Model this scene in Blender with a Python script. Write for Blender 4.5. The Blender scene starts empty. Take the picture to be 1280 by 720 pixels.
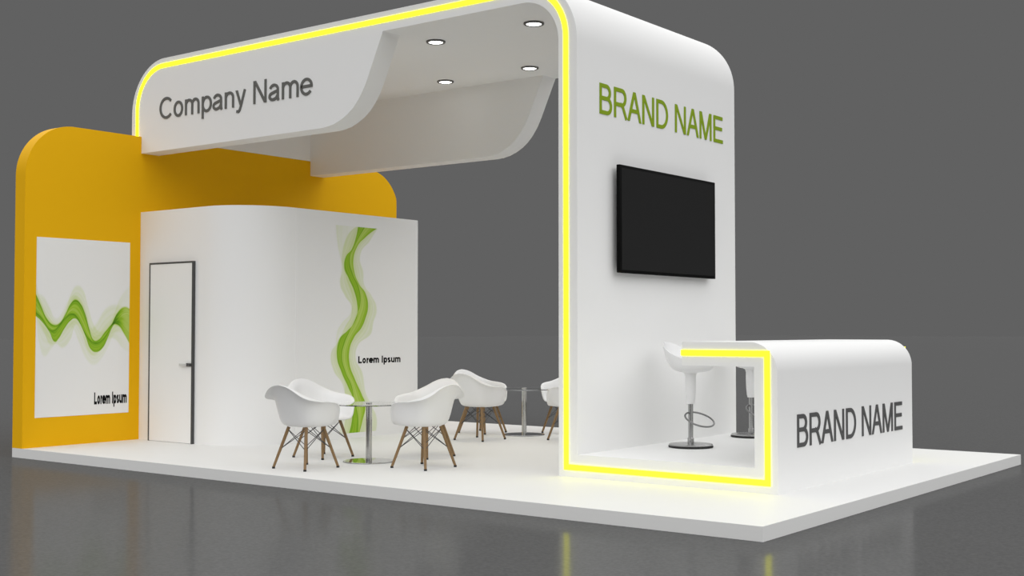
import bpy, bmesh, math
from mathutils import Vector, Matrix

scene = bpy.context.scene
COL = scene.collection
PI = math.pi

# ------------------------------------------------------------------ helpers
def link(name, bm, m=None, parent=None, sharp=30.0, smooth=True, weld=True):
    if weld: bmesh.ops.remove_doubles(bm, verts=bm.verts, dist=1e-6)
    bmesh.ops.recalc_face_normals(bm, faces=bm.faces)
    if smooth:
        lim = math.radians(sharp)
        for f in bm.faces:
            f.smooth = True
        for e in bm.edges:
            e.smooth = len(e.link_faces) == 2 and e.calc_face_angle(0.0) < lim
    me = bpy.data.meshes.new(name)
    bm.to_mesh(me)
    bm.free()
    if m:
        me.materials.append(m)
    o = bpy.data.objects.new(name, me)
    COL.objects.link(o)
    if parent:
        o.parent = parent
    return o

def tag(o, label, cat=None, group=None, kind=None):
    if label: o['label'] = label
    if cat: o['category'] = cat
    if group: o['group'] = group
    if kind: o['kind'] = kind
    return o

def thing(name, label, cat, loc=(0, 0, 0), rz=0.0, group=None):
    o = bpy.data.objects.new(name, None)
    o.empty_display_size = 0.1
    COL.objects.link(o)
    o.location = loc
    o.rotation_euler = (0, 0, rz)
    return tag(o, label, cat, group)

def dup(root, label, loc, rz, group=None):
    r = root.copy(); COL.objects.link(r)
    r.location = loc; r.rotation_euler = (0, 0, rz); r['label'] = label
    if group: r['group'] = group
    for ch in list(root.children):
        c = ch.copy(); COL.objects.link(c); c.parent = r
        for g in list(ch.children):
            d = g.copy(); COL.objects.link(d); d.parent = c
    return r

def box(bm, x0, x1, y0, y1, z0, z1, bevel=0.0, seg=2):
    t = bmesh.new()
    bmesh.ops.create_cube(t, size=1.0)
    for v in t.verts:
        v.co = Vector(((x0 + x1) / 2 + v.co.x * (x1 - x0), (y0 + y1) / 2 + v.co.y * (y1 - y0), (z0 + z1) / 2 + v.co.z * (z1 - z0)))
    if bevel:
        bmesh.ops.bevel(t, geom=list(t.edges), offset=bevel, segments=seg, profile=0.5, affect='EDGES')
    merge(bm, t)

def merge(bm, t):
    me = bpy.data.meshes.new('tmp'); t.to_mesh(me); t.free()
    bm.from_mesh(me); bpy.data.meshes.remove(me)

def prism(bm, pts, a, b, T):
    """extrude the closed 2D outline pts from depth a to b; T maps (u, v, d) to a point"""
    va = [bm.verts.new(T(u, v, a)) for u, v in pts]
    vb = [bm.verts.new(T(u, v, b)) for u, v in pts]
    bm.faces.new(va); bm.faces.new(list(reversed(vb)))
    n = len(pts)
    for i in range(n):
        j = (i + 1) % n
        bm.faces.new((va[i], vb[i], vb[j], va[j]))

def strip(bm, path, w, a, b, T, closed=False):
    """a flat ribbon of width w along a 2D path, mitred at corners, extruded a..b"""
    P = [Vector(p) for p in path]
    n = len(P)
    L, R = [], []
    for i in range(n):
        if closed:
            d0 = (P[i] - P[i - 1]).normalized(); d1 = (P[(i + 1) % n] - P[i]).normalized()
        else:
            d0 = (P[i] - P[i - 1]).normalized() if i else (P[1] - P[0]).normalized()
            d1 = (P[i + 1] - P[i]).normalized() if i < n - 1 else d0
        n0 = Vector((-d0.y, d0.x)); n1 = Vector((-d1.y, d1.x))
        m = (n0 + n1)
        m = m.normalized() if m.length > 1e-6 else n0
        k = min(1.0 / max(m.dot(n0), 0.3), 2.2)
        L.append(P[i] + m * w / 2 * k); R.append(P[i] - m * w / 2 * k)
    la = [bm.verts.new(T(p.x, p.y, a)) for p in L]; lb = [bm.verts.new(T(p.x, p.y, b)) for p in L]
    ra = [bm.verts.new(T(p.x, p.y, a)) for p in R]; rb = [bm.verts.new(T(p.x, p.y, b)) for p in R]
    for i in range(n if closed else n - 1):
        j = (i + 1) % n
        bm.faces.new((la[i], la[j], ra[j], ra[i])); bm.faces.new((lb[i], rb[i], rb[j], lb[j]))
        bm.faces.new((la[i], lb[i], lb[j], la[j])); bm.faces.new((ra[i], ra[j], rb[j], rb[i]))
    if not closed:
        bm.faces.new((la[0], ra[0], rb[0], lb[0])); bm.faces.new((la[-1], lb[-1], rb[-1], ra[-1]))

def arc(cx, cy, rx, ry, a0, a1, n=16):
    return [(cx + rx * math.cos(math.radians(a0 + (a1 - a0) * i / n)), cy + ry * math.sin(math.radians(a0 + (a1 - a0) * i / n))) for i in range(n + 1)]

def rod(bm, p0, p1, r0, r1=None, seg=12):
    r1 = r0 if r1 is None else r1
    p0, p1 = Vector(p0), Vector(p1)
    d = (p1 - p0)
    q = d.to_track_quat('Z', 'Y')
    a = [bm.verts.new(p0 + q @ Vector((r0 * math.cos(2 * PI * i / seg), r0 * math.sin(2 * PI * i / seg), 0))) for i in range(seg)]
    b = [bm.verts.new(p1 + q @ Vector((r1 * math.cos(2 * PI * i / seg), r1 * math.sin(2 * PI * i / seg), 0))) for i in range(seg)]
    bm.faces.new(list(reversed(a))); bm.faces.new(b)
    for i in range(seg):
        j = (i + 1) % seg
        bm.faces.new((a[i], a[j], b[j], b[i]))

def lathe(bm, prof, seg=48, c=(0, 0, 0)):
    rings = []
    for r, z in prof:
        if r < 1e-6:
            rings.append([bm.verts.new((c[0], c[1], c[2] + z))])
        else:
            rings.append([bm.verts.new((c[0] + r * math.cos(2 * PI * i / seg), c[1] + r * math.sin(2 * PI * i / seg), c[2] + z)) for i in range(seg)])
    for A, B in zip(rings, rings[1:]):
        for i in range(seg):
            j = (i + 1) % seg
            if len(A) == 1: bm.faces.new((A[0], B[i], B[j]))
            elif len(B) == 1: bm.faces.new((A[i], A[j], B[0]))
            else: bm.faces.new((A[i], A[j], B[j], B[i]))

def spline(knots, x):
    """monotone-ish piecewise hermite interpolation through (x, y) knots"""
    n = len(knots)
    if x <= knots[0][0]: return knots[0][1]
    if x >= knots[-1][0]: return knots[-1][1]
    sl = [(knots[i + 1][1] - knots[i][1]) / (knots[i + 1][0] - knots[i][0]) for i in range(n - 1)]
    m = [sl[0]] + [0 if sl[i - 1] * sl[i] <= 0 else 2 * sl[i - 1] * sl[i] / (sl[i - 1] + sl[i]) for i in range(1, n - 1)] + [sl[-1]]
    for i in range(n - 1):
        if x <= knots[i + 1][0]:
            h = knots[i + 1][0] - knots[i][0]; t = (x - knots[i][0]) / h
            return ((2*t**3 - 3*t*t + 1) * knots[i][1] + (t**3 - 2*t*t + t) * h * m[i]
                    + (-2*t**3 + 3*t*t) * knots[i + 1][1] + (t**3 - t*t) * h * m[i + 1])

XZ = lambda u, v, d: (u, d, v)          # outlines drawn in the front plane, extruded along y
YZ = lambda u, v, d: (d, u, v)          # outlines drawn in the side plane, extruded along x
XY = lambda u, v, d: (u, v, d)

# ------------------------------------------------------------------ materials
def mat(name, col, rough=0.5, metal=0.0, spec=0.5, emit=None, estr=0.0):
    m = bpy.data.materials.new(name); m.use_nodes = True
    b = m.node_tree.nodes['Principled BSDF']
    b.inputs['Base Color'].default_value = (*col, 1)
    b.inputs['Roughness'].default_value = rough
    b.inputs['Metallic'].default_value = metal
    b.inputs['Specular IOR Level'].default_value = spec
    if emit:
        b.inputs['Emission Color'].default_value = (*emit, 1)
        b.inputs['Emission Strength'].default_value = estr
    return m

def noise_rough(m, scale, lo, hi):
    nt = m.node_tree; b = nt.nodes['Principled BSDF']
    tc = nt.nodes.new('ShaderNodeTexCoord'); no = nt.nodes.new('ShaderNodeTexNoise'); mr = nt.nodes.new('ShaderNodeMapRange')
    no.inputs['Scale'].default_value = scale; no.inputs['Detail'].default_value = 4
    mr.inputs['To Min'].default_value = lo; mr.inputs['To Max'].default_value = hi
    nt.links.new(tc.outputs['Object'], no.inputs['Vector']); nt.links.new(no.outputs['Fac'], mr.inputs['Value'])
    nt.links.new(mr.outputs['Result'], b.inputs['Roughness'])
    return m

WHITE = noise_rough(mat("white_lacquer", (0.90, 0.90, 0.893), 0.5, spec=0.25), 6, 0.5, 0.6)
PLATFORM = noise_rough(mat('white_stage_laminate', (0.80, 0.80, 0.79), 0.5, spec=0.2), 5, 0.5, 0.6)
ORANGE = noise_rough(mat('orange_paint', (0.88, 0.475, 0.004), 0.5, spec=0.1), 6, 0.5, 0.6)
PLASTIC = mat('white_moulded_plastic', (0.84, 0.84, 0.84), 0.35, spec=0.4)
DARK = mat('dark_grey_metal_trim', (0.06, 0.06, 0.06), 0.5)
CHROME = mat('brushed_chrome', (0.55, 0.55, 0.54), 0.2, 1.0)
MIRROR = mat('polished_chrome', (0.42, 0.42, 0.42), 0.06, 1.0)
STEEL = mat('dark_steel', (0.45, 0.45, 0.45), 0.26, 1.0)
RING_STEEL = mat('ring_steel', (0.27, 0.27, 0.27), 0.3, 1.0)
BLACK = mat('black_rubber', (0.012, 0.012, 0.012), 0.6)
WIRE = mat('dark_wire', (0.08, 0.08, 0.085), 0.45, 0.6)
BEZEL = mat('black_bezel', (0.004, 0.004, 0.004), 0.5, spec=0.05)
SCREEN = mat('dark_screen', (0.019, 0.019, 0.019), 0.5, spec=0.05)
GREEN_LETTER = mat('green_letter', (0.25, 0.37, 0.007), 0.5, spec=0.2)
GREY_LETTER = mat('grey_letter', (0.145, 0.145, 0.135), 0.5, spec=0.2)
DGREY_LETTER = mat('dark_grey_letter', (0.095, 0.095, 0.095), 0.5, spec=0.2)
INK = mat('black_ink', (0.006, 0.006, 0.006), 0.6, spec=0.1)
NEON = mat('yellow_light', (0.9, 0.9, 0.02), 0.4, emit=(1.0, 0.98, 0.012), estr=2.4)
LAMP = mat('downlight_glow', (1, 1, 1), 0.4, emit=(1, 0.99, 0.96), estr=6.0)
SILVER = mat('silver_handle', (0.62, 0.62, 0.61), 0.4, 0.0)

def wood_mat():
    m = mat('oiled_oak', (0.26, 0.15, 0.07), 0.45, spec=0.3)
    nt = m.node_tree; b = nt.nodes['Principled BSDF']
    tc = nt.nodes.new('ShaderNodeTexCoord'); mp = nt.nodes.new('ShaderNodeMapping'); no = nt.nodes.new('ShaderNodeTexNoise'); cr = nt.nodes.new('ShaderNodeValToRGB')
    mp.inputs['Scale'].default_value = (60, 60, 4); no.inputs['Scale'].default_value = 2.0
    cr.color_ramp.elements[0].color = (0.20, 0.120, 0.052, 1); cr.color_ramp.elements[1].color = (0.31, 0.20, 0.10, 1)
    nt.links.new(tc.outputs['Object'], mp.inputs['Vector']); nt.links.new(mp.outputs['Vector'], no.inputs['Vector'])
    nt.links.new(no.outputs['Fac'], cr.inputs['Fac']); nt.links.new(cr.outputs['Color'], b.inputs['Base Color'])
    return m
WOOD = wood_mat()

def glass_mat():
    m = bpy.data.materials.new('clear_glass'); m.use_nodes = True
    b = m.node_tree.nodes['Principled BSDF']
    b.inputs['Base Color'].default_value = (0.97, 0.99, 0.97, 1)
    b.inputs['Roughness'].default_value = 0.0
    b.inputs['IOR'].default_value = 1.45
    b.inputs['Transmission Weight'].default_value = 1.0
    return m
GLASS = glass_mat()

def floor_mat():
    m = bpy.data.materials.new('grey_polished_floor'); m.use_nodes = True
    nt = m.node_tree; nt.nodes.clear()
    out = nt.nodes.new('ShaderNodeOutputMaterial'); mix = nt.nodes.new('ShaderNodeMixShader')
    di = nt.nodes.new('ShaderNodeBsdfDiffuse'); gl = nt.nodes.new('ShaderNodeBsdfGlossy')
    tc = nt.nodes.new('ShaderNodeTexCoord'); no = nt.nodes.new('ShaderNodeTexNoise'); cr = nt.nodes.new('ShaderNodeValToRGB')
    no.inputs['Scale'].default_value = 45; no.inputs['Detail'].default_value = 6
    cr.color_ramp.elements[0].position = 0.3; cr.color_ramp.elements[1].position = 0.7
    cr.color_ramp.elements[0].color = (FLO, FLO, FLO, 1); cr.color_ramp.elements[1].color = (FHI, FHI, FHI, 1)
    nt.links.new(tc.outputs['Object'], no.inputs['Vector']); nt.links.new(no.outputs['Fac'], cr.inputs['Fac'])
    nt.links.new(cr.outputs['Color'], di.inputs['Color'])
    gl.inputs['Roughness'].default_value = 0.13; gl.inputs['Color'].default_value = (0.9, 0.9, 0.9, 1)
    mix.inputs['Fac'].default_value = FGL
    nt.links.new(di.outputs[0], mix.inputs[1]); nt.links.new(gl.outputs[0], mix.inputs[2]); nt.links.new(mix.outputs[0], out.inputs['Surface'])
    return m
FLO, FHI, FGL = 0.090, 0.115, 0.09

def wave_mat(name, bands, s_axis, t_axis, s0, s1, t0, t1, paper, fade=None):
    """printed ribbons of green: each band lies between two curves t(s); s and t are object-space axes"""
    m = bpy.data.materials.new(name); m.use_nodes = True
    nt = m.node_tree; N = nt.nodes; Lk = nt.links
    b = N['Principled BSDF']; b.inputs['Roughness'].default_value = 0.55; b.inputs['Specular IOR Level'].default_value = 0.2
    tc = N.new('ShaderNodeTexCoord'); sp = N.new('ShaderNodeSeparateXYZ'); Lk.new(tc.outputs['Object'], sp.inputs[0])
    def mp(axis, a, c):
        r = N.new('ShaderNodeMapRange'); r.inputs['From Min'].default_value = a; r.inputs['From Max'].default_value = c
        Lk.new(sp.outputs[axis], r.inputs['Value']); return r.outputs['Result']
    S = mp(s_axis, s0, s1); Tt = mp(t_axis, t0, t1)
    def M(op, x, y=None, z=None):
        n = N.new('ShaderNodeMath'); n.operation = op
        for i, q in enumerate((x, y, z)):
            if q is None: continue
            if isinstance(q, (int, float)): n.inputs[i].default_value = q
            else: Lk.new(q, n.inputs[i])
        return n.outputs[0]
    cache = {}
    def curve(key, pts):
        if key in cache: return cache[key]
        n = N.new('ShaderNodeFloatCurve'); c = n.mapping.curves[0]
        pts = sorted(pts)
        c.points[0].location = (min(max(pts[0][0], 0), 1), pts[0][1]); c.points[1].location = (min(max(pts[-1][0], 0), 1), pts[-1][1])
        for p in pts[1:-1]: c.points.new(*p)
        n.mapping.use_clip = False
        n.mapping.update()
        Lk.new(S, n.inputs['Value']); cache[key] = n.outputs[0]; return n.outputs[0]
    dens = 0.0
    for (ka, pa), (kb, pb), base, edge, line, eps in bands:
        A, B = curve(ka, pa), curve(kb, pb)
        lo, hi = M('MINIMUM', A, B), M('MAXIMUM', A, B)
        d1 = M('SUBTRACT', Tt, lo); d2 = M('SUBTRACT', hi, Tt)
        dm = M('MINIMUM', d1, d2)
        ins = N.new('ShaderNodeClamp'); Lk.new(M('DIVIDE', dm, eps), ins.inputs[0]); ins = ins.outputs[0]
        # 0 at rim A, 1 at rim B: the veil deepens towards rim A, as the folded ribbons in the print do
        dA = M('ABSOLUTE', M('SUBTRACT', Tt, A))
        pos = M('DIVIDE', dA, M('MAXIMUM', M('SUBTRACT', hi, lo), 0.004))
        inv = M('MAXIMUM', M('SUBTRACT', 1.0, pos), 0.0)
        veil = M('MULTIPLY', ins, M('ADD', base, M('MULTIPLY', M('POWER', inv, 2.2), edge)))
        ln = M('MULTIPLY', M('EXPONENT', M('MULTIPLY', dA, -280.0)), line)
        pl = M('MULTIPLY', M('POWER', M('ABSOLUTE', M('SINE', M('MULTIPLY', M('POWER', pos, 0.7), 12.5))), 5.0), M('MULTIPLY', ins, (base + edge) * 0.16))
        dens = M('ADD', dens, M('ADD', M('ADD', veil, ln), pl))
    cr = N.new('ShaderNodeValToRGB'); e = cr.color_ramp.elements
    e[0].position = 0.0; e[0].color = (*paper, 1)
    e[1].position = 1.0; e[1].color = (0.05, 0.16, 0.004, 1)
    for p, c in ((0.12, (0.72, 0.78, 0.52)), (0.3, (0.53, 0.67, 0.16)), (0.5, (0.34, 0.55, 0.03)), (0.72, (0.16, 0.38, 0.008))):
        n = e.new(p); n.color = (*c, 1)
    if fade:
        # the ribbons thin out towards the end of the print
        fr = N.new('ShaderNodeMapRange'); fr.interpolation_type = 'SMOOTHSTEP'
        fr.inputs['From Min'].default_value = fade[0]; fr.inputs['From Max'].default_value = fade[1]; fr.inputs['To Min'].default_value = 1.0; fr.inputs['To Max'].default_value = fade[2]
        Lk.new(S, fr.inputs['Value']); dens = M('MULTIPLY', dens, fr.outputs['Result'])
    Lk.new(dens, cr.inputs['Fac'])
    Lk.new(cr.outputs['Color'], b.inputs['Base Color'])
    return m

# ------------------------------------------------------------------ stroke lettering (units: cap height = 1)
def glyphs(t):
    h = t / 2
    G = {}
    q = lambda *p: ('poly', list(p))
    s = lambda p: ('path', p)
    stem = lambda x, a=0.0, b=1.0: s([(x, a), (x, b)])
    G['B'] = (0.93, [stem(.16), s([(.16, 1 - h), (.52, 1 - h)] + arc(.52, .765 - h / 2, .22, .235 - h / 2, 90, -90)[1:] + [(.16, .53)]),
                     s([(.50, .53), (.56, .53)] + arc(.56, .265 + h / 2, .25, .265 - h / 2, 90, -90)[1:] + [(.16, h)])])
    G['R'] = (0.99, [stem(.16), s([(.16, 1 - h), (.60, 1 - h)] + arc(.60, .725 - h / 2, .23, .275 - h / 2, 90, -90)[1:] + [(.16, .45)]),
                     s([(.50, .48), (.66, .40), (.90, 0.0)])])
    G['A'] = (0.93, [q((0, 0), (.145, 0), (.535, 1), (.39, 1)), q((.93, 0), (.785, 0), (.395, 1), (.54, 1)), s([(.2, .355), (.73, .355)])])
    G['N'] = (1.0, [stem(.16), stem(.84), q((.095, 1), (.25, 1), (.905, 0), (.75, 0))])
    G['M'] = (1.14, [stem(.16), stem(.98), q((.095, 1), (.27, 1), (.64, 0), (.505, 0)), q((1.045, 1), (.87, 1), (.50, 0), (.635, 0))])
    G['D'] = (1.0, [stem(.16), s([(.16, 1 - h), (.44, 1 - h)] + arc(.44, .5, .42, .5 - h, 90, -90, 24)[1:] + [(.16, h)])])
    G['E'] = (0.92, [stem(.16), s([(.16, h), (.86, h)]), s([(.16, .53), (.80, .53)]), s([(.16, 1 - h), (.84, 1 - h)])])
    G['C'] = (1.0, [s(arc(.53, .5, .42, .5 - h + .01, 42, 318, 36))])
    G['o'] = (.78, [('loop', arc(.39, .362, .325 - h, .375 - h, 0, 360, 32)[:-1])])
    G['n'] = (.78, [stem(.155, 0, .725), s([(.155, .40)] + arc(.39, .45, .235, .29 - h, 170, 0)[0:] + [(.625, 0)])])
    G['m'] = (1.16, [stem(.155, 0, .725), s([(.155, .40)] + arc(.37, .45, .215, .29 - h, 170, 0) + [(.585, 0)]), s([(.585, .40)] + arc(.80, .45, .215, .29 - h, 170, 0) + [(1.015, 0)])])
    G['p'] = (.78, [stem(.155, -.28, .725), ('loop', arc(.425, .362, .335 - h, .375 - h, 0, 360, 32)[:-1])])
    G['a'] = (.78, [s(arc(.37, .47, .235, .27 - h, 162, 0) + [(.605, .14)] + [(.625, .06), (.65, 0)]),
                    s([(.605, .42), (.45, .385)] + arc(.31, .20, .20, .205 - h, 100, 285, 18) + [(.5, .10), (.605, .24)])])
    G['y'] = (.70, [q((.02, .725), (.165, .725), (.41, .06), (.33, -.04)), s([(.61, .725), (.37, .03), (.29, -.15), (.22, -.215), (.08, -.205)])])
    G['e'] = (.78, [s([(.09, .385), (.68, .385)] + arc(.385, .37, .30, .375 - h, 0, 322, 30)[1:])])
    G['L'] = (.78, [stem(.19), s([(.19, h), (.74, h)])])
    G['r'] = (.50, [stem(.17, 0, .725), s([(.17, .38)] + arc(.42, .42, .25, .30 - h, 170, 85))])
    G['I'] = (.38, [stem(.19)])
    G['s'] = (.64, [s(arc(.33, .535, .19, .19 - h + .0, 35, 215, 14) + arc(.31, .195, .20, .195 - h, 50, -145, 14))])
    G['u'] = (.80, [stem(.645, 0, .725), s([(.165, .725)] + arc(.405, .29, .24, .29 - h, 180, 350) + [(.645, .33)])])
    G[' '] = (.39, [])
    return G

def lettering(name, text, m, parent, u0, u1, v0, v1, a, b, T, t=0.13, track=0.0, label=None):
    """fits text between u0..u1, baseline v0, cap line v1"""
    G = glyphs(t)
    x = 0; items = []; words = [[]]
    for ch in text:
        w, it = G[ch]; items.append((x, it)); x += w + track
        if ch == ' ': words.append([])
        else: words[-1].append(items[-1])
    xs = [p[0] + ox for ox, it in items for kind, pts in it for p in pts]
    lo, hi = min(xs) - t / 2, max(xs) + t / 2
    sx, sy = (u1 - u0) / (hi - lo), (v1 - v0)
    def TT(u, v, d): return T(u0 + (u - lo) * sx, v0 + v * sy, d)
    for word, its in zip(text.split(' '), words):          # every word is a part of its own
        bm = bmesh.new(); k = 0
        for ox, it in its:
            for kind, pts in it:
                pts = [(p[0] + ox, p[1]) for p in pts]
                # strokes that cross get slightly different face heights
                k += 1; e = (b - a) * .03 * (k % 5)
                if kind == 'poly': prism(bm, pts, a + (e if b <= 0 else 0), b - (e if a >= 0 else 0), TT)
                else: strip(bm, pts, t, a + (e if b <= 0 else 0), b - (e if a >= 0 else 0), TT, kind == 'loop')
        o = link(name, bm, m, parent, smooth=False, weld=False)
        o['label'] = label + ' ' + word

# ------------------------------------------------------------------ dimensions (metres)
W, D, TH = 9.023, 5.98, 0.102
YF, YB = 1.506, 4.498
TX0, TX1 = 6.306, 6.508
CX0, CX1 = 8.215, 8.415

# ------------------------------------------------------------------ setting: the hall floor
bm = bmesh.new(); box(bm, -150, 150, -40, 260, -TH - 0.3, -TH)
tag(link('floor', bm, floor_mat(), smooth=False), 'dull grey polished hall floor under the white stage', 'floor', kind='structure')

# ------------------------------------------------------------------ stage platform
bm = bmesh.new(); box(bm, 0, W, 0, D, -TH, 0)
tag(link('stage_platform', bm, PLATFORM, smooth=False), 'low white rectangular platform that carries the whole exhibition stand', 'platform')

# ------------------------------------------------------------------ orange wall with its poster
bm = bmesh.new()
pts = [(0.0, 0.0)] + arc(.6, 3.007, .6, .6, 180, 90, 24) + arc(5.42, 3.007, .6, .6, 90, 0, 24) + [(6.02 - 0.045, 0.0)]
pts = [(min(u, D), v) for u, v in pts]
prism(bm, pts, 0.0, 0.192, YZ)
tag(link('partition_panel', bm, ORANGE), 'tall orange wall with rounded top corners along the left end of the platform', 'wall')

POSTER = {'c1': [(0.004, 0.671), (0.052, 0.613), (0.108, 0.547), (0.184, 0.51), (0.245, 0.521), (0.3, 0.57), (0.354, 0.63), (0.403, 0.654), (0.46, 0.631), (0.511, 0.571), (0.556, 0.487), (0.608, 0.422), (0.659, 0.426), (0.731, 0.472), (0.819, 0.518), (0.879, 0.511), (0.941, 0.464), (1.0, 0.409)],
 'c2': [(0.006, 0.579), (0.067, 0.546), (0.136, 0.491), (0.184, 0.484), (0.245, 0.517), (0.3, 0.555), (0.369, 0.578), (0.433, 0.552), (0.484, 0.495), (0.557, 0.434), (0.63, 0.411), (0.717, 0.441), (0.804, 0.518), (0.863, 0.581), (0.938, 0.617), (0.996, 0.609)],
 'c3': [(0.007, 0.557), (0.068, 0.524), (0.137, 0.472), (0.193, 0.417), (0.233, 0.435), (0.288, 0.487), (0.356, 0.536), (0.405, 0.548), (0.455, 0.518), (0.514, 0.449), (0.573, 0.373), (0.631, 0.356), (0.704, 0.38), (0.762, 0.441), (0.805, 0.495), (0.879, 0.55), (0.954, 0.581), (0.996, 0.578)],
 'l1': [(0.003, 0.73), (0.052, 0.635), (0.135, 0.547), (0.232, 0.517), (0.299, 0.585), (0.353, 0.683), (0.415, 0.733), (0.48, 0.715), (0.539, 0.617), (0.614, 0.503), (0.673, 0.472), (0.746, 0.495), (0.818, 0.565), (0.891, 0.667), (0.993, 0.739)],
 'l2': [(0.007, 0.553), (0.083, 0.473), (0.152, 0.402), (0.207, 0.409), (0.276, 0.386), (0.359, 0.435), (0.413, 0.518), (0.471, 0.48), (0.544, 0.365), (0.617, 0.342), (0.689, 0.387), (0.762, 0.433), (0.836, 0.433), (0.927, 0.378), (1.0, 0.354)],
 'l3': [(0.007, 0.546), (0.044, 0.392), (0.086, 0.34), (0.153, 0.376), (0.22, 0.428), (0.288, 0.48), (0.371, 0.495), (0.443, 0.419), (0.517, 0.328), (0.604, 0.285), (0.69, 0.318), (0.763, 0.387), (0.835, 0.464), (0.925, 0.472), (0.999, 0.432)],
 'l4': [(0.004, 0.678), (0.065, 0.672), (0.134, 0.613), (0.203, 0.547), (0.272, 0.585), (0.326, 0.645), (0.388, 0.68), (0.453, 0.654), (0.526, 0.563), (0.57, 0.495), (0.628, 0.518), (0.714, 0.595), (0.802, 0.627), (0.892, 0.624), (0.996, 0.59)]}
Pk = lambda k: (k, POSTER[k])
PAPER = (0.89, 0.89, 0.883)
PB = [(Pk('c1'), Pk('c2'), .24, .36, .60, .004), (Pk('c2'), Pk('c3'), .32, .26, .50, .004), (Pk('c3'), Pk('c1'), .09, .16, .16, .004),
      (Pk('l1'), Pk('c1'), .03, .04, .05, .008), (Pk('c1'), Pk('l1'), .0, .12, .0, .02), (Pk('c1'), Pk('l4'), .02, .10, .0, .02), (Pk('l4'), Pk('c1'), .015, .03, .04, .008),
      (Pk('l2'), Pk('c3'), .03, .04, .05, .008), (Pk('c3'), Pk('l2'), .0, .10, .0, .02), (Pk('c3'), Pk('l3'), .01, .08, .0, .02), (Pk('l3'), Pk('c3'), .01, .03, .03, .008)]
pr = thing('poster', 'white poster with green waves on the orange wall, reading Lorem Ipsum', 'poster', (0.192, 0, 0))
bm = bmesh.new(); box(bm, 0, .004, .147, 1.358, .326, 2.328)
link('print_sheet', bm, wave_mat('wave_print', PB, 'Y', 'Z', .147, 1.357, .326, 2.33, PAPER, (.80, .97, .42)), pr, smooth=False)
lettering('lettering', 'Lorem Ipsum', INK, pr, .893, 1.331, .44, .578, .004, .006, YZ, t=.235, track=.0, label='black printed word')

# ------------------------------------------------------------------ storage room
st = thing('storage_room', 'white rounded corner storage room with a door, in front of the orange wall', 'booth room', (.192, YF, 0))
ox, oy = .192, YF
def ST(u, v, d): return (u - ox, v - oy, d)
bm = bmesh.new()
RB = 0.66
pts = [(ox, YF)] + arc(2.08 - RB, YF + .7, RB, .7, -90, 0, 28) + arc(2.08 - .12, 4.42 - .12, .12, .12, 0, 90, 10) + [(ox, 4.42)]
prism(bm, pts, 0, 2.70, ST)
link('wall_shell', bm, WHITE, st)
bm = bmesh.new()
strip(bm, [(.424, 0.0), (.424, 2.074), (1.214, 2.074), (1.214, 0.0)], .02, YF - .035, YF, lambda u, v, d: (u - ox, d - oy, v))
link('door_frame', bm, DARK, st, smooth=False)['label'] = 'thin dark grey door frame'
dr_bm = bmesh.new(); box(dr_bm, .4345 - ox, 1.2035 - ox, -.032, 0, 0.004, 2.0635)
dr = link('door', dr_bm, WHITE, st, smooth=False)
bm = bmesh.new(); box(bm, 1.02 - ox, 1.142 - ox, -.066, -.050, .885, .912, .004)
hd = link('door_handle', bm, SILVER, dr); hd['label'] = 'silver lever handle on a dark plate'
BOXW = {'cL': [(0.005, 0.215), (0.064, 0.27), (0.158, 0.288), (0.219, 0.193), (0.298, 0.043), (0.375, -0.051), (0.443, -0.016), (0.494, 0.169), (0.532, 0.308), (0.581, 0.378), (0.63, 0.366), (0.686, 0.305), (0.75, 0.18), (0.805, 0.092), (0.85, 0.126), (0.888, 0.248), (0.955, 0.346), (1.0, 0.381)],
 'cR': [(0.0, 0.43), (0.06, 0.498), (0.128, 0.555), (0.181, 0.477), (0.261, 0.323), (0.339, 0.209), (0.399, 0.208), (0.459, 0.301), (0.511, 0.471), (0.549, 0.54), (0.615, 0.604), (0.672, 0.556), (0.72, 0.411), (0.783, 0.303), (0.84, 0.284), (0.898, 0.354), (0.95, 0.533), (1.0, 0.788)],
 'cM': [(0.0, 0.404), (0.079, 0.402), (0.158, 0.325), (0.227, 0.267), (0.297, 0.135), (0.374, 0.06), (0.434, 0.114), (0.485, 0.206), (0.565, 0.36), (0.638, 0.448), (0.703, 0.411), (0.767, 0.286), (0.839, 0.214), (0.897, 0.301), (0.999, 0.532)],
 'oL': [(0.008, 0.085), (0.135, 0.138), (0.229, 0.081), (0.308, -0.123), (0.376, -0.178), (0.434, -0.052), (0.511, 0.112), (0.597, 0.253), (0.661, 0.112), (0.724, 0.006), (0.78, 0.04), (0.844, 0.039), (0.926, 0.107), (0.999, 0.335)],
 'fL': [(0.01, 0.011), (0.136, 0.083), (0.229, 0.118), (0.324, 0.005), (0.417, -0.07), (0.485, -0.053), (0.528, 0.038), (0.597, 0.253), (0.662, 0.252), (0.741, 0.145), (0.797, 0.074), (0.883, -0.031), (0.99, -0.085)],
 'oR': [(0.0, 0.79), (0.054, 0.809), (0.126, 0.69), (0.198, 0.553), (0.285, 0.494), (0.373, 0.34), (0.424, 0.396), (0.485, 0.684), (0.533, 0.722), (0.599, 0.795), (0.665, 0.683), (0.729, 0.508), (0.778, 0.5), (0.85, 0.427), (0.936, 0.642), (1.0, 0.807)]}
Bk = lambda k: (k, [(a, (b * .8 + .25) / 1.2) for a, b in BOXW[k]])
BB = [(Bk('cL'), Bk('cM'), .36, .24, .40, .006), (Bk('cR'), Bk('cM'), .32, .26, .40, .006), (Bk('cM'), Bk('cL'), .04, .24, .38, .006),
      (Bk('oL'), Bk('cL'), .04, .05, .05, .008), (Bk('cL'), Bk('oL'), .01, .14, .0, .02), (Bk('fL'), Bk('cL'), .025, .04, .025, .01), (Bk('oR'), Bk('cR'), .03, .05, .04, .008), (Bk('cR'), Bk('oR'), .01, .14, .0, .02)]
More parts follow.
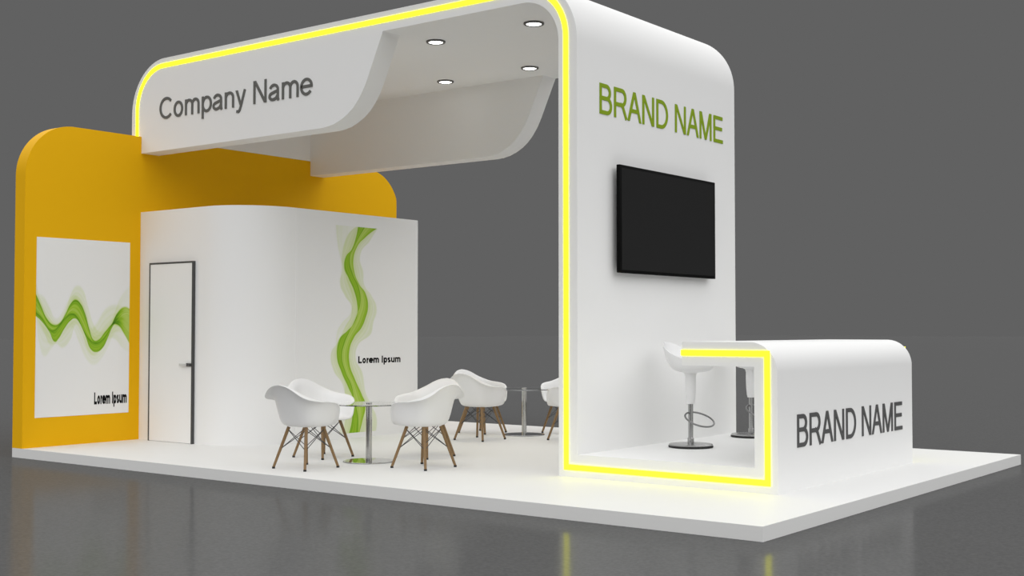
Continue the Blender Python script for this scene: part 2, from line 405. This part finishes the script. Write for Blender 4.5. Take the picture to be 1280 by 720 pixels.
bm = bmesh.new(); box(bm, 2.08 - ox, 2.084 - ox, 2.25 - oy, 4.29 - oy, 0.0, 2.698)
gp = link('graphic_panel', bm, None, st, smooth=False)
gp['label'] = 'white side panel printed with a tall green wave'
# the print stops short of the panel's top and bottom, so plain paper frames it
wm = wave_mat('tall_wave_print', BB, 'Z', 'Y', .06, 2.545, 2.70 - oy, 3.90 - oy, PAPER)
nt = wm.node_tree; cr = [n for n in nt.nodes if n.bl_idname == 'ShaderNodeValToRGB'][0]
sp = [n for n in nt.nodes if n.bl_idname == 'ShaderNodeSeparateXYZ'][0]
src = cr.inputs['Fac'].links[0].from_socket
def mnode(op, x, y):
    n = nt.nodes.new('ShaderNodeMath'); n.operation = op
    for i, qv in enumerate((x, y)):
        if isinstance(qv, (int, float)): n.inputs[i].default_value = qv
        else: nt.links.new(qv, n.inputs[i])
    return n.outputs[0]
inside = mnode('MULTIPLY', mnode('GREATER_THAN', sp.outputs['Z'], .06), mnode('LESS_THAN', sp.outputs['Z'], 2.545))
nt.links.new(mnode('MULTIPLY', src, inside), cr.inputs['Fac'])
gp.data.materials.append(wm)
lettering('lettering', 'Lorem Ipsum', INK, gp, 3.268 - oy, 4.018 - oy, .892, .978, 2.084 - ox, 2.086 - ox, YZ, t=.225, track=.02, label='black printed word')
bm = bmesh.new(); box(bm, 1.128 - ox, 1.2 - ox, -.052, -.032, .880, .917, .003)
link('handle_plate', bm, DARK, dr)['label'] = 'dark plate behind the door handle'

# ------------------------------------------------------------------ arch: roof, right-hand tower wall, fascias, light line
ar = thing('archway', 'tall white arch of roof and right tower wall, outlined by a yellow light line', 'arch', (TX1, YF, 0))
ax, ay = TX1, YF
def AR(u, v, d): return (u - ax, d - ay, v)
ZT, ZR = 4.5, 4.302
bm = bmesh.new()
pts = ([(0, 3.607)] + arc(.62, ZT - .62, .62, .62, 180, 90, 28) + arc(TX1 - .62, ZT - .62, .62, .62, 90, 0, 28) + [(TX1, 0), (TX0, 0)]
       + arc(TX0 - .40, ZR - .40, .40, .40, 0, 90, 24) + arc(.192 + .42, ZR - .42, .42, .42, 90, 180, 16) + [(.192, 3.607)])
prism(bm, pts, YF, YB, AR)
link('arch_body', bm, WHITE, ar)
fas = [(.192, 3.406), (3.26, 3.406), (3.36, 3.414), (3.46, 3.432), (3.56, 3.468), (3.65, 3.514), (3.73, 3.572), (3.81, 3.655), (3.88, 3.752), (3.93, 3.845), (4.142, ZR)]
def fascia_outline():
    # the upper left corner follows the underside of the arch's rounded shoulder
    return fas + list(reversed([(u, v) for u, v in reversed(arc(.192 + .42, ZR - .42, .42, .42, 90, 180, 16))]))
for nm, y0, y1, lb in (('fascia_panel', YF, YF + .25, 'front fascia panel reading Company Name'), ('fascia_panel', YB - .25, YB, 'plain rear fascia panel')):
    bm = bmesh.new(); prism(bm, fascia_outline(), y0, y1, AR)
    f = link(nm, bm, WHITE, ar); f['label'] = lb
    if y0 == YF:
        lettering('lettering', 'Company Name', GREY_LETTER, f, .540, 3.135, 3.777, 4.03, YF - .008 - ay, YF - ay, lambda u, v, d: (u - ax, d, v), t=.125, track=-.02, label='grey raised word')
bm = bmesh.new()
path = [(.107, 3.607)] + arc(.595, 3.925, .488, .488, 180, 90, 24) + arc(5.90, 3.925, .488, .488, 90, 0, 24) + [(6.388, .086), (TX1, .086)]
strip(bm, path, .050, YF - .007, YF, AR)
link('light_strip', bm, NEON, ar, smooth=False)['label'] = 'glowing yellow light strip'
lettering('lettering', 'BRAND NAME', GREEN_LETTER, ar, 1.865 - ay, 4.245 - ay, 3.268, 3.55, 0, .006, YZ, t=.13, track=-.02, label='green raised word')

# ------------------------------------------------------------------ reception counter
ct = thing('reception_counter', 'low white counter with rounded corner, reading BRAND NAME in dark grey', 'counter', (CX1, YF, 0))
cx, cy = CX1, YF
def CT(u, v, d): return (u - cx, d - cy, v)
bm = bmesh.new()
pts = [(TX1, 0), (CX1, 0)] + arc(CX1 - .24, 1.2 - .24, .24, .24, 0, 90, 24) + [(7.56, 1.2), (7.56, 1.004), (CX0, 1.004), (CX0, .2), (TX1, .2)]
prism(bm, pts, YF, YB, CT)
link('counter_body', bm, WHITE, ct)
for y0, y1 in ((YF - .007, YF), (YB, YB + .004)):
    bm = bmesh.new()
    strip(bm, [(TX1, .086), (8.330, .086), (8.330, 1.109), (7.552, 1.109)], .048, y0, y1, CT)
    link('light_strip', bm, NEON, ct, smooth=False)['label'] = 'glowing yellow light strip'
lettering('lettering', 'BRAND NAME', DGREY_LETTER, ct, 1.862 - cy, 4.238 - cy, .345, .612, 0, .006, YZ, t=.13, track=-.02, label='dark grey raised word')

# ------------------------------------------------------------------ television on the tower wall
tv = thing('television', 'flat black television hung on the white tower wall under the green lettering', 'television', (TX1, 2.98, 2.32))
bm = bmesh.new(); box(bm, .05, .088, -.912, .912, -.498, .498, .004)
link('housing', bm, BEZEL, tv)
bm = bmesh.new(); box(bm, .086, .0895, -.882, .882, -.470, .470)
link('screen', bm, SCREEN, tv, smooth=False)['label'] = 'dark blank screen'
bm = bmesh.new(); box(bm, 0, .05, -.45, .45, -.2, .2, .004)
link('wall_bracket', bm, DARK, tv)

# ------------------------------------------------------------------ ceiling downlights
LAMPW = 1.1
def make_downlight(label, loc):
    t = thing('ceiling_light', label, 'ceiling light', loc, 0, 'round downlights under the roof')
    bm = bmesh.new(); lathe(bm, [(.074, 0), (.101, 0), (.101, -.014), (.097, -.018), (.080, -.018), (.074, -.012), (.074, 0)], 40)
    link('trim_ring', bm, mat('grey_ring', (0.12, 0.12, 0.115), 0.4), t)['label'] = 'dark metal ring'
    bm = bmesh.new(); lathe(bm, [(0, -.004), (.0738, -.004), (.0738, -.012), (.06, -.0165), (0, -.018)], 40)
    link('diffuser', bm, LAMP, t)['label'] = 'glowing white disc'
    la = bpy.data.lights.new('lamp', 'AREA'); la.shape = 'DISK'; la.size = .13; la.energy = LAMPW; la.color = (1.0, .88, .55)
    lo = bpy.data.objects.new('lamp', la); COL.objects.link(lo); lo.parent = t; lo.location = (0, 0, -.022); la.spread = math.radians(55)
    return t
dl = make_downlight('round downlight next to the slanted end of the front fascia', (4.272, 2.168, ZR))
dup(dl, 'round downlight closest to the top of the right tower', (5.545, 2.165, ZR), 0)
dup(dl, 'round downlight above the middle of the rear fascia, leftmost in the back row', (2.995, 3.815, ZR), 0)
dup(dl, 'round downlight above the slanted end of the rear fascia', (4.271, 3.808, ZR), 0)

# ------------------------------------------------------------------ armchairs
def shell_bm(segs=72, scale=1.0):
    bm = bmesh.new()
    gk = [(0, 0), (.25, .40), (.5, .70), (.65, .815), (.8, .885), (.92, .945), (1, 1.0)]
    wk = [(0, 0), (.25, .004), (.5, .05), (.65, .24), (.8, .62), (.92, .93), (1, 1.0)]
    hk = [(0, .408), (22, .410), (33, .435), (42, .505), (51, .570), (61, .607), (74, .628), (90, .640), (104, .650), (120, .680), (136, .728), (150, .775), (165, .800), (180, .806)]
    # outward roll of the rim: small along the arms, strong round the shoulders of the back
    fk = [(0, 0), (35, .0), (55, .03), (90, .06), (110, .12), (134, .24), (155, .14), (180, .08)]
    vs = [0, .12, .25, .38, .5, .58, .65, .72, .8, .87, .93, .97, 1.0]
    rings = []
    for v in vs:
        ring = []
        for i in range(segs):
            ph = 360.0 * i / segs
            p = ph if ph <= 180 else 360 - ph
            a = math.radians(ph)
            sx, cy_ = math.sin(a), math.cos(a)
            n = 2.7
            rx, ry = .285, (.285 if cy_ > 0 else .255)
            R = 1.0 / ((abs(sx) / rx) ** n + (abs(cy_) / ry) ** n) ** (1 / n)
            h = spline(hk, p); fl = spline(fk, p)
            g = spline(gk, v); w = spline(wk, v)
            z = .392 + (h - .392) * w
            if p < 40: z -= .022 * max(0, (v - .75) / .25) ** 2 * (1 - p / 40)
            lip = max(0.0, (v - .87) / .13)
            r = R * (g + fl * lip ** 1.2)
            z -= .035 * (fl / .16) * max(0, (lip - .45) / .55) ** 2
            # the back leans rearward as it climbs
            y = r * cy_ - max(0, z - .45) * .22 * max(0, -cy_) ** 1.5
            ring.append(bm.verts.new((r * sx, y, z)) if v > 0 else None)
        rings.append(ring)
    c = bm.verts.new((0, 0, .392))
    n = segs
    for i in range(n):
        bm.faces.new((c, rings[1][i], rings[1][(i + 1) % n]))
    for A, B in zip(rings[1:], rings[2:]):
        for i in range(n):
            j = (i + 1) % n
            bm.faces.new((A[i], B[i], B[j], A[j]))
    return bm

def solid(o, th, levels=1):
    s = o.modifiers.new('thickness', 'SOLIDIFY'); s.thickness = th; s.offset = 0; s.use_even_offset = False
    if levels:
        d = o.modifiers.new('smoothing', 'SUBSURF'); d.levels = levels; d.render_levels = levels
    for p in o.data.polygons: p.use_smooth = True
    return o

CG = 'moulded armchairs around the glass tables'
def make_chair(label, loc, rz):
    t = thing('armchair', label, 'chair', loc, rz, CG)
    sh = link('seat_shell', shell_bm(), PLASTIC, t, sharp=180); solid(sh, .009)
    top = {}
    for sx in (-1, 1):
        for sy in (1, -1):
            bm = bmesh.new()
            a = Vector((sx * .118, sy * .108, .3875)); b = Vector((sx * .212, sy * .210, .014))
            rod(bm, a, b, .0165, .0125, 14)
            lg = link('leg', bm, WOOD, t)
            bm = bmesh.new(); rod(bm, (b.x, b.y, 0.0005), (b.x, b.y, .017), .0145, .0145, 14)
            link('foot_glide', bm, BLACK, lg)
            top[(sx, sy)] = (a, b)
    bm = bmesh.new()
    at = lambda k, f: top[k][0].lerp(top[k][1], f)
    cyc = [(-1, 1), (1, 1), (1, -1), (-1, -1)]
    for i in range(4):
        k0, k1 = cyc[i], cyc[(i + 1) % 4]
        rod(bm, at(k0, .55), at(k1, .06), .0036, seg=8); rod(bm, at(k1, .55), at(k0, .06), .0036, seg=8)
    wb = link('wire_brace', bm, WIRE, t); wb['label'] = 'crossed dark wire braces'
    return t
ch = make_chair('white shell armchair at the near platform edge, left of the front glass table', (4.05, .578, 0), 0)
F = {'y': 0, 'x': -PI / 2, '-x': PI / 2, '-y': PI}
dup(ch, 'white shell armchair behind the leftmost chair, before the tall green wave', (3.436, 1.394, 0), F['x'])
dup(ch, 'white shell armchair right of the front glass table, nearer of the two there', (4.895, 1.29, 0), F['-x'])
dup(ch, 'white shell armchair right of the front glass table, farther of the two there', (4.24, 2.05, 0), F['-y'])
dup(ch, 'white shell armchair left of the rear glass table, nearer of the two there', (3.447, 3.923, 0), F['y'])
dup(ch, 'white shell armchair left of the rear glass table, mostly hidden behind another chair', (2.845, 4.72, 0), F['x'])
dup(ch, 'white shell armchair right of the rear glass table, cut off by the tower wall', (4.33, 4.58, 0), F['-x'])
dup(ch, 'white shell armchair farthest to the back right, mostly hidden by the tower wall', (3.68, 5.36, 0), F['-y'])

# ------------------------------------------------------------------ glass tables
def make_table(label, loc):
    t = thing('glass_table', label, 'table', loc, 0, 'round glass bistro tables')
    bm = bmesh.new(); lathe(bm, [(0, .562), (.355, .562), (.36, .565), (.36, .569), (.355, .572), (0, .572)], 72)
    link('tabletop', bm, GLASS, t)['label'] = 'clear round glass top'
    bm = bmesh.new(); lathe(bm, [(0, .012), (.030, .012), (.030, .562), (0, .562)], 32)
    link('column', bm, CHROME, t)
    bm = bmesh.new(); lathe(bm, [(0, .572), (.030, .572), (.030, .580), (.027, .583), (0, .583)], 32)
    link('cap', bm, CHROME, t)
    bm = bmesh.new(); lathe(bm, [(0, 0), (.255, 0), (.255, .008), (.25, .012), (.03, .014), (0, .014)], 64)
    link('base_disc', bm, MIRROR, t)
    return t
tb = make_table('round glass table with chrome column at the front of the platform', (4.125, 1.346, 0))
dup(tb, 'round glass table with chrome column at the back, beside the tower wall', (3.47, 4.765, 0), 0)

# ------------------------------------------------------------------ bar stools on the raised counter base
def stool_seat_bm(segs=64):
    bm = bmesh.new()
    gk = [(0, 0), (.3, .45), (.55, .76), (.72, .89), (.86, .955), (1, 1.0)]
    wk = [(0, 0), (.3, .03), (.55, .17), (.72, .40), (.86, .70), (1, 1.0)]
    hk = [(0, .805), (40, .812), (75, .835), (105, .875), (135, .935), (160, .978), (180, .99)]
    rings = []
    vs = [.1, .2, .3, .42, .55, .64, .72, .79, .86, .93, 1.0]
    for v in vs:
        ring = []
        for i in range(segs):
            ph = 360 * i / segs; p = ph if ph <= 180 else 360 - ph
            a = math.radians(ph)
            R = 1 / ((abs(math.cos(a)) / .225) ** 2.2 + (abs(math.sin(a)) / .225) ** 2.2) ** (1 / 2.2)
            h = spline(hk, p)
            z = .705 + (h - .705) * spline(wk, v)
            r = R * spline(gk, v)
            x = r * math.cos(a) - max(0, z - .76) * .16 * max(0, -math.cos(a))
            ring.append(bm.verts.new((x, r * math.sin(a), z)))
        rings.append(ring)
    c = bm.verts.new((0, 0, .705))
    for i in range(segs): bm.faces.new((c, rings[0][i], rings[0][(i + 1) % segs]))
    for A, B in zip(rings, rings[1:]):
        for i in range(segs):
            j = (i + 1) % segs; bm.faces.new((A[i], B[i], B[j], A[j]))
    return bm
def make_stool(label, loc, rz=0):
    t = thing('bar_stool', label, 'stool', loc, rz, 'bar stools behind the counter')
    s = link('seat', stool_seat_bm(), PLASTIC, t, sharp=180); solid(s, .014)
    bm = bmesh.new(); lathe(bm, [(0, .405), (.036, .405), (.042, .43), (.049, .52), (.051, .60), (.050, .66), (.058, .69), (.085, .706), (0, .706)], 40)
    link('neck', bm, PLASTIC, t)
    bm = bmesh.new(); lathe(bm, [(0, .036), (.030, .036), (.030, .085), (.023, .092), (.023, .405), (0, .405)], 32)
    link('pole', bm, STEEL, t)
    bm = bmesh.new(); lathe(bm, [(0, .018), (.200, .018), (.205, .021), (.205, .028), (.196, .034), (.06, .038), (.035, .044), (0, .044)], 64)
    link('base_disc', bm, STEEL, t)
    bm = bmesh.new(); lathe(bm, [(0, 0), (.203, 0), (.208, .004), (.208, .018), (0, .018)], 64)
    link('base_gasket', bm, BLACK, t)['label'] = 'black rubber rim under the base'
    bm = bmesh.new()
    n, k = 56, 10
    Rm = Matrix.Translation((.105, -.02, .265)) @ Matrix.Rotation(math.radians(24), 4, 'Y') @ Matrix.Rotation(math.radians(10), 4, 'X')
    rg = []
    for i in range(n):
        a = 2 * PI * i / n
        rg.append([bm.verts.new(Rm @ Vector(((.138 + .0085 * math.cos(2 * PI * j / k)) * math.cos(a), (.138 + .0085 * math.cos(2 * PI * j / k)) * math.sin(a), .0085 * math.sin(2 * PI * j / k)))) for j in range(k)])
    for i in range(n):
        for j in range(k):
            bm.faces.new((rg[i][j], rg[(i + 1) % n][j], rg[(i + 1) % n][(j + 1) % k], rg[i][(j + 1) % k]))
    link('foot_ring', bm, RING_STEEL, t)['label'] = 'tilted chrome foot ring'
    return t
sl = make_stool('white bucket bar stool at the open left end of the counter', (6.95, 2.73, .2))
dup(sl, 'white bar stool farther back, mostly hidden behind the counter front', (6.885, 4.10, .2), 0)

# ------------------------------------------------------------------ light: a studio surround, grey backdrop ahead, bright softbox dome above and behind the viewer
w = bpy.data.worlds.new('studio'); scene.world = w; w.use_nodes = True
nt = w.node_tree; N = nt.nodes
bg = N['Background']
tc = N.new('ShaderNodeTexCoord'); sp = N.new('ShaderNodeSeparateXYZ'); nt.links.new(tc.outputs['Generated'], sp.inputs[0])
def smooth_range(sock, a, b, lo, hi):
    r = N.new('ShaderNodeMapRange'); r.interpolation_type = 'SMOOTHSTEP'
    r.inputs['From Min'].default_value = a; r.inputs['From Max'].default_value = b
    r.inputs['To Min'].default_value = lo; r.inputs['To Max'].default_value = hi
    nt.links.new(sock, r.inputs['Value']); return r.outputs['Result']
dot = N.new('ShaderNodeVectorMath'); dot.operation = 'DOT_PRODUCT'; dot.inputs[1].default_value = (.84, -.543, 0)
nt.links.new(tc.outputs['Generated'], dot.inputs[0])
TOP, BACK, BASE = 1.24, 1.45, 0.1195
top = smooth_range(sp.outputs['Z'], .33, .48, 0, TOP - BASE)
back = smooth_range(dot.outputs['Value'], -.30, .35, 0, BACK - BASE)
bm_ = N.new('ShaderNodeMath'); bm_.operation = 'MULTIPLY'
nt.links.new(back, bm_.inputs[0]); nt.links.new(smooth_range(sp.outputs['Z'], .02, .38, 0, 1), bm_.inputs[1]); back = bm_.outputs[0]
mx = N.new('ShaderNodeMath'); mx.operation = 'MAXIMUM'; nt.links.new(top, mx.inputs[0]); nt.links.new(back, mx.inputs[1])
ad = N.new('ShaderNodeMath'); ad.operation = 'ADD'; nt.links.new(mx.outputs[0], ad.inputs[0]); ad.inputs[1].default_value = BASE
nt.links.new(ad.outputs[0], bg.inputs['Strength'])
bg.inputs['Color'].default_value = (1, 1, 1, 1)

# ------------------------------------------------------------------ camera
cam = bpy.data.cameras.new('camera'); co = bpy.data.objects.new('camera', cam); COL.objects.link(co)
cam.sensor_width = 36.0; cam.lens = 1556.755 * 36 / 1280; cam.clip_end = 1000
co.location = (12.7424, -7.5691, 1.3)
co.rotation_euler = (PI / 2 + .0334, 0, .6544)
scene.camera = co

scene.cycles.diffuse_bounces = 10; scene.cycles.max_bounces = 14; scene.cycles.transmission_bounces = 14
vs = scene.view_settings
vs.view_transform = 'Standard'; vs.look = 'None'; vs.gamma = 1.0; vs.exposure = 0.0; vs.use_curve_mapping = False
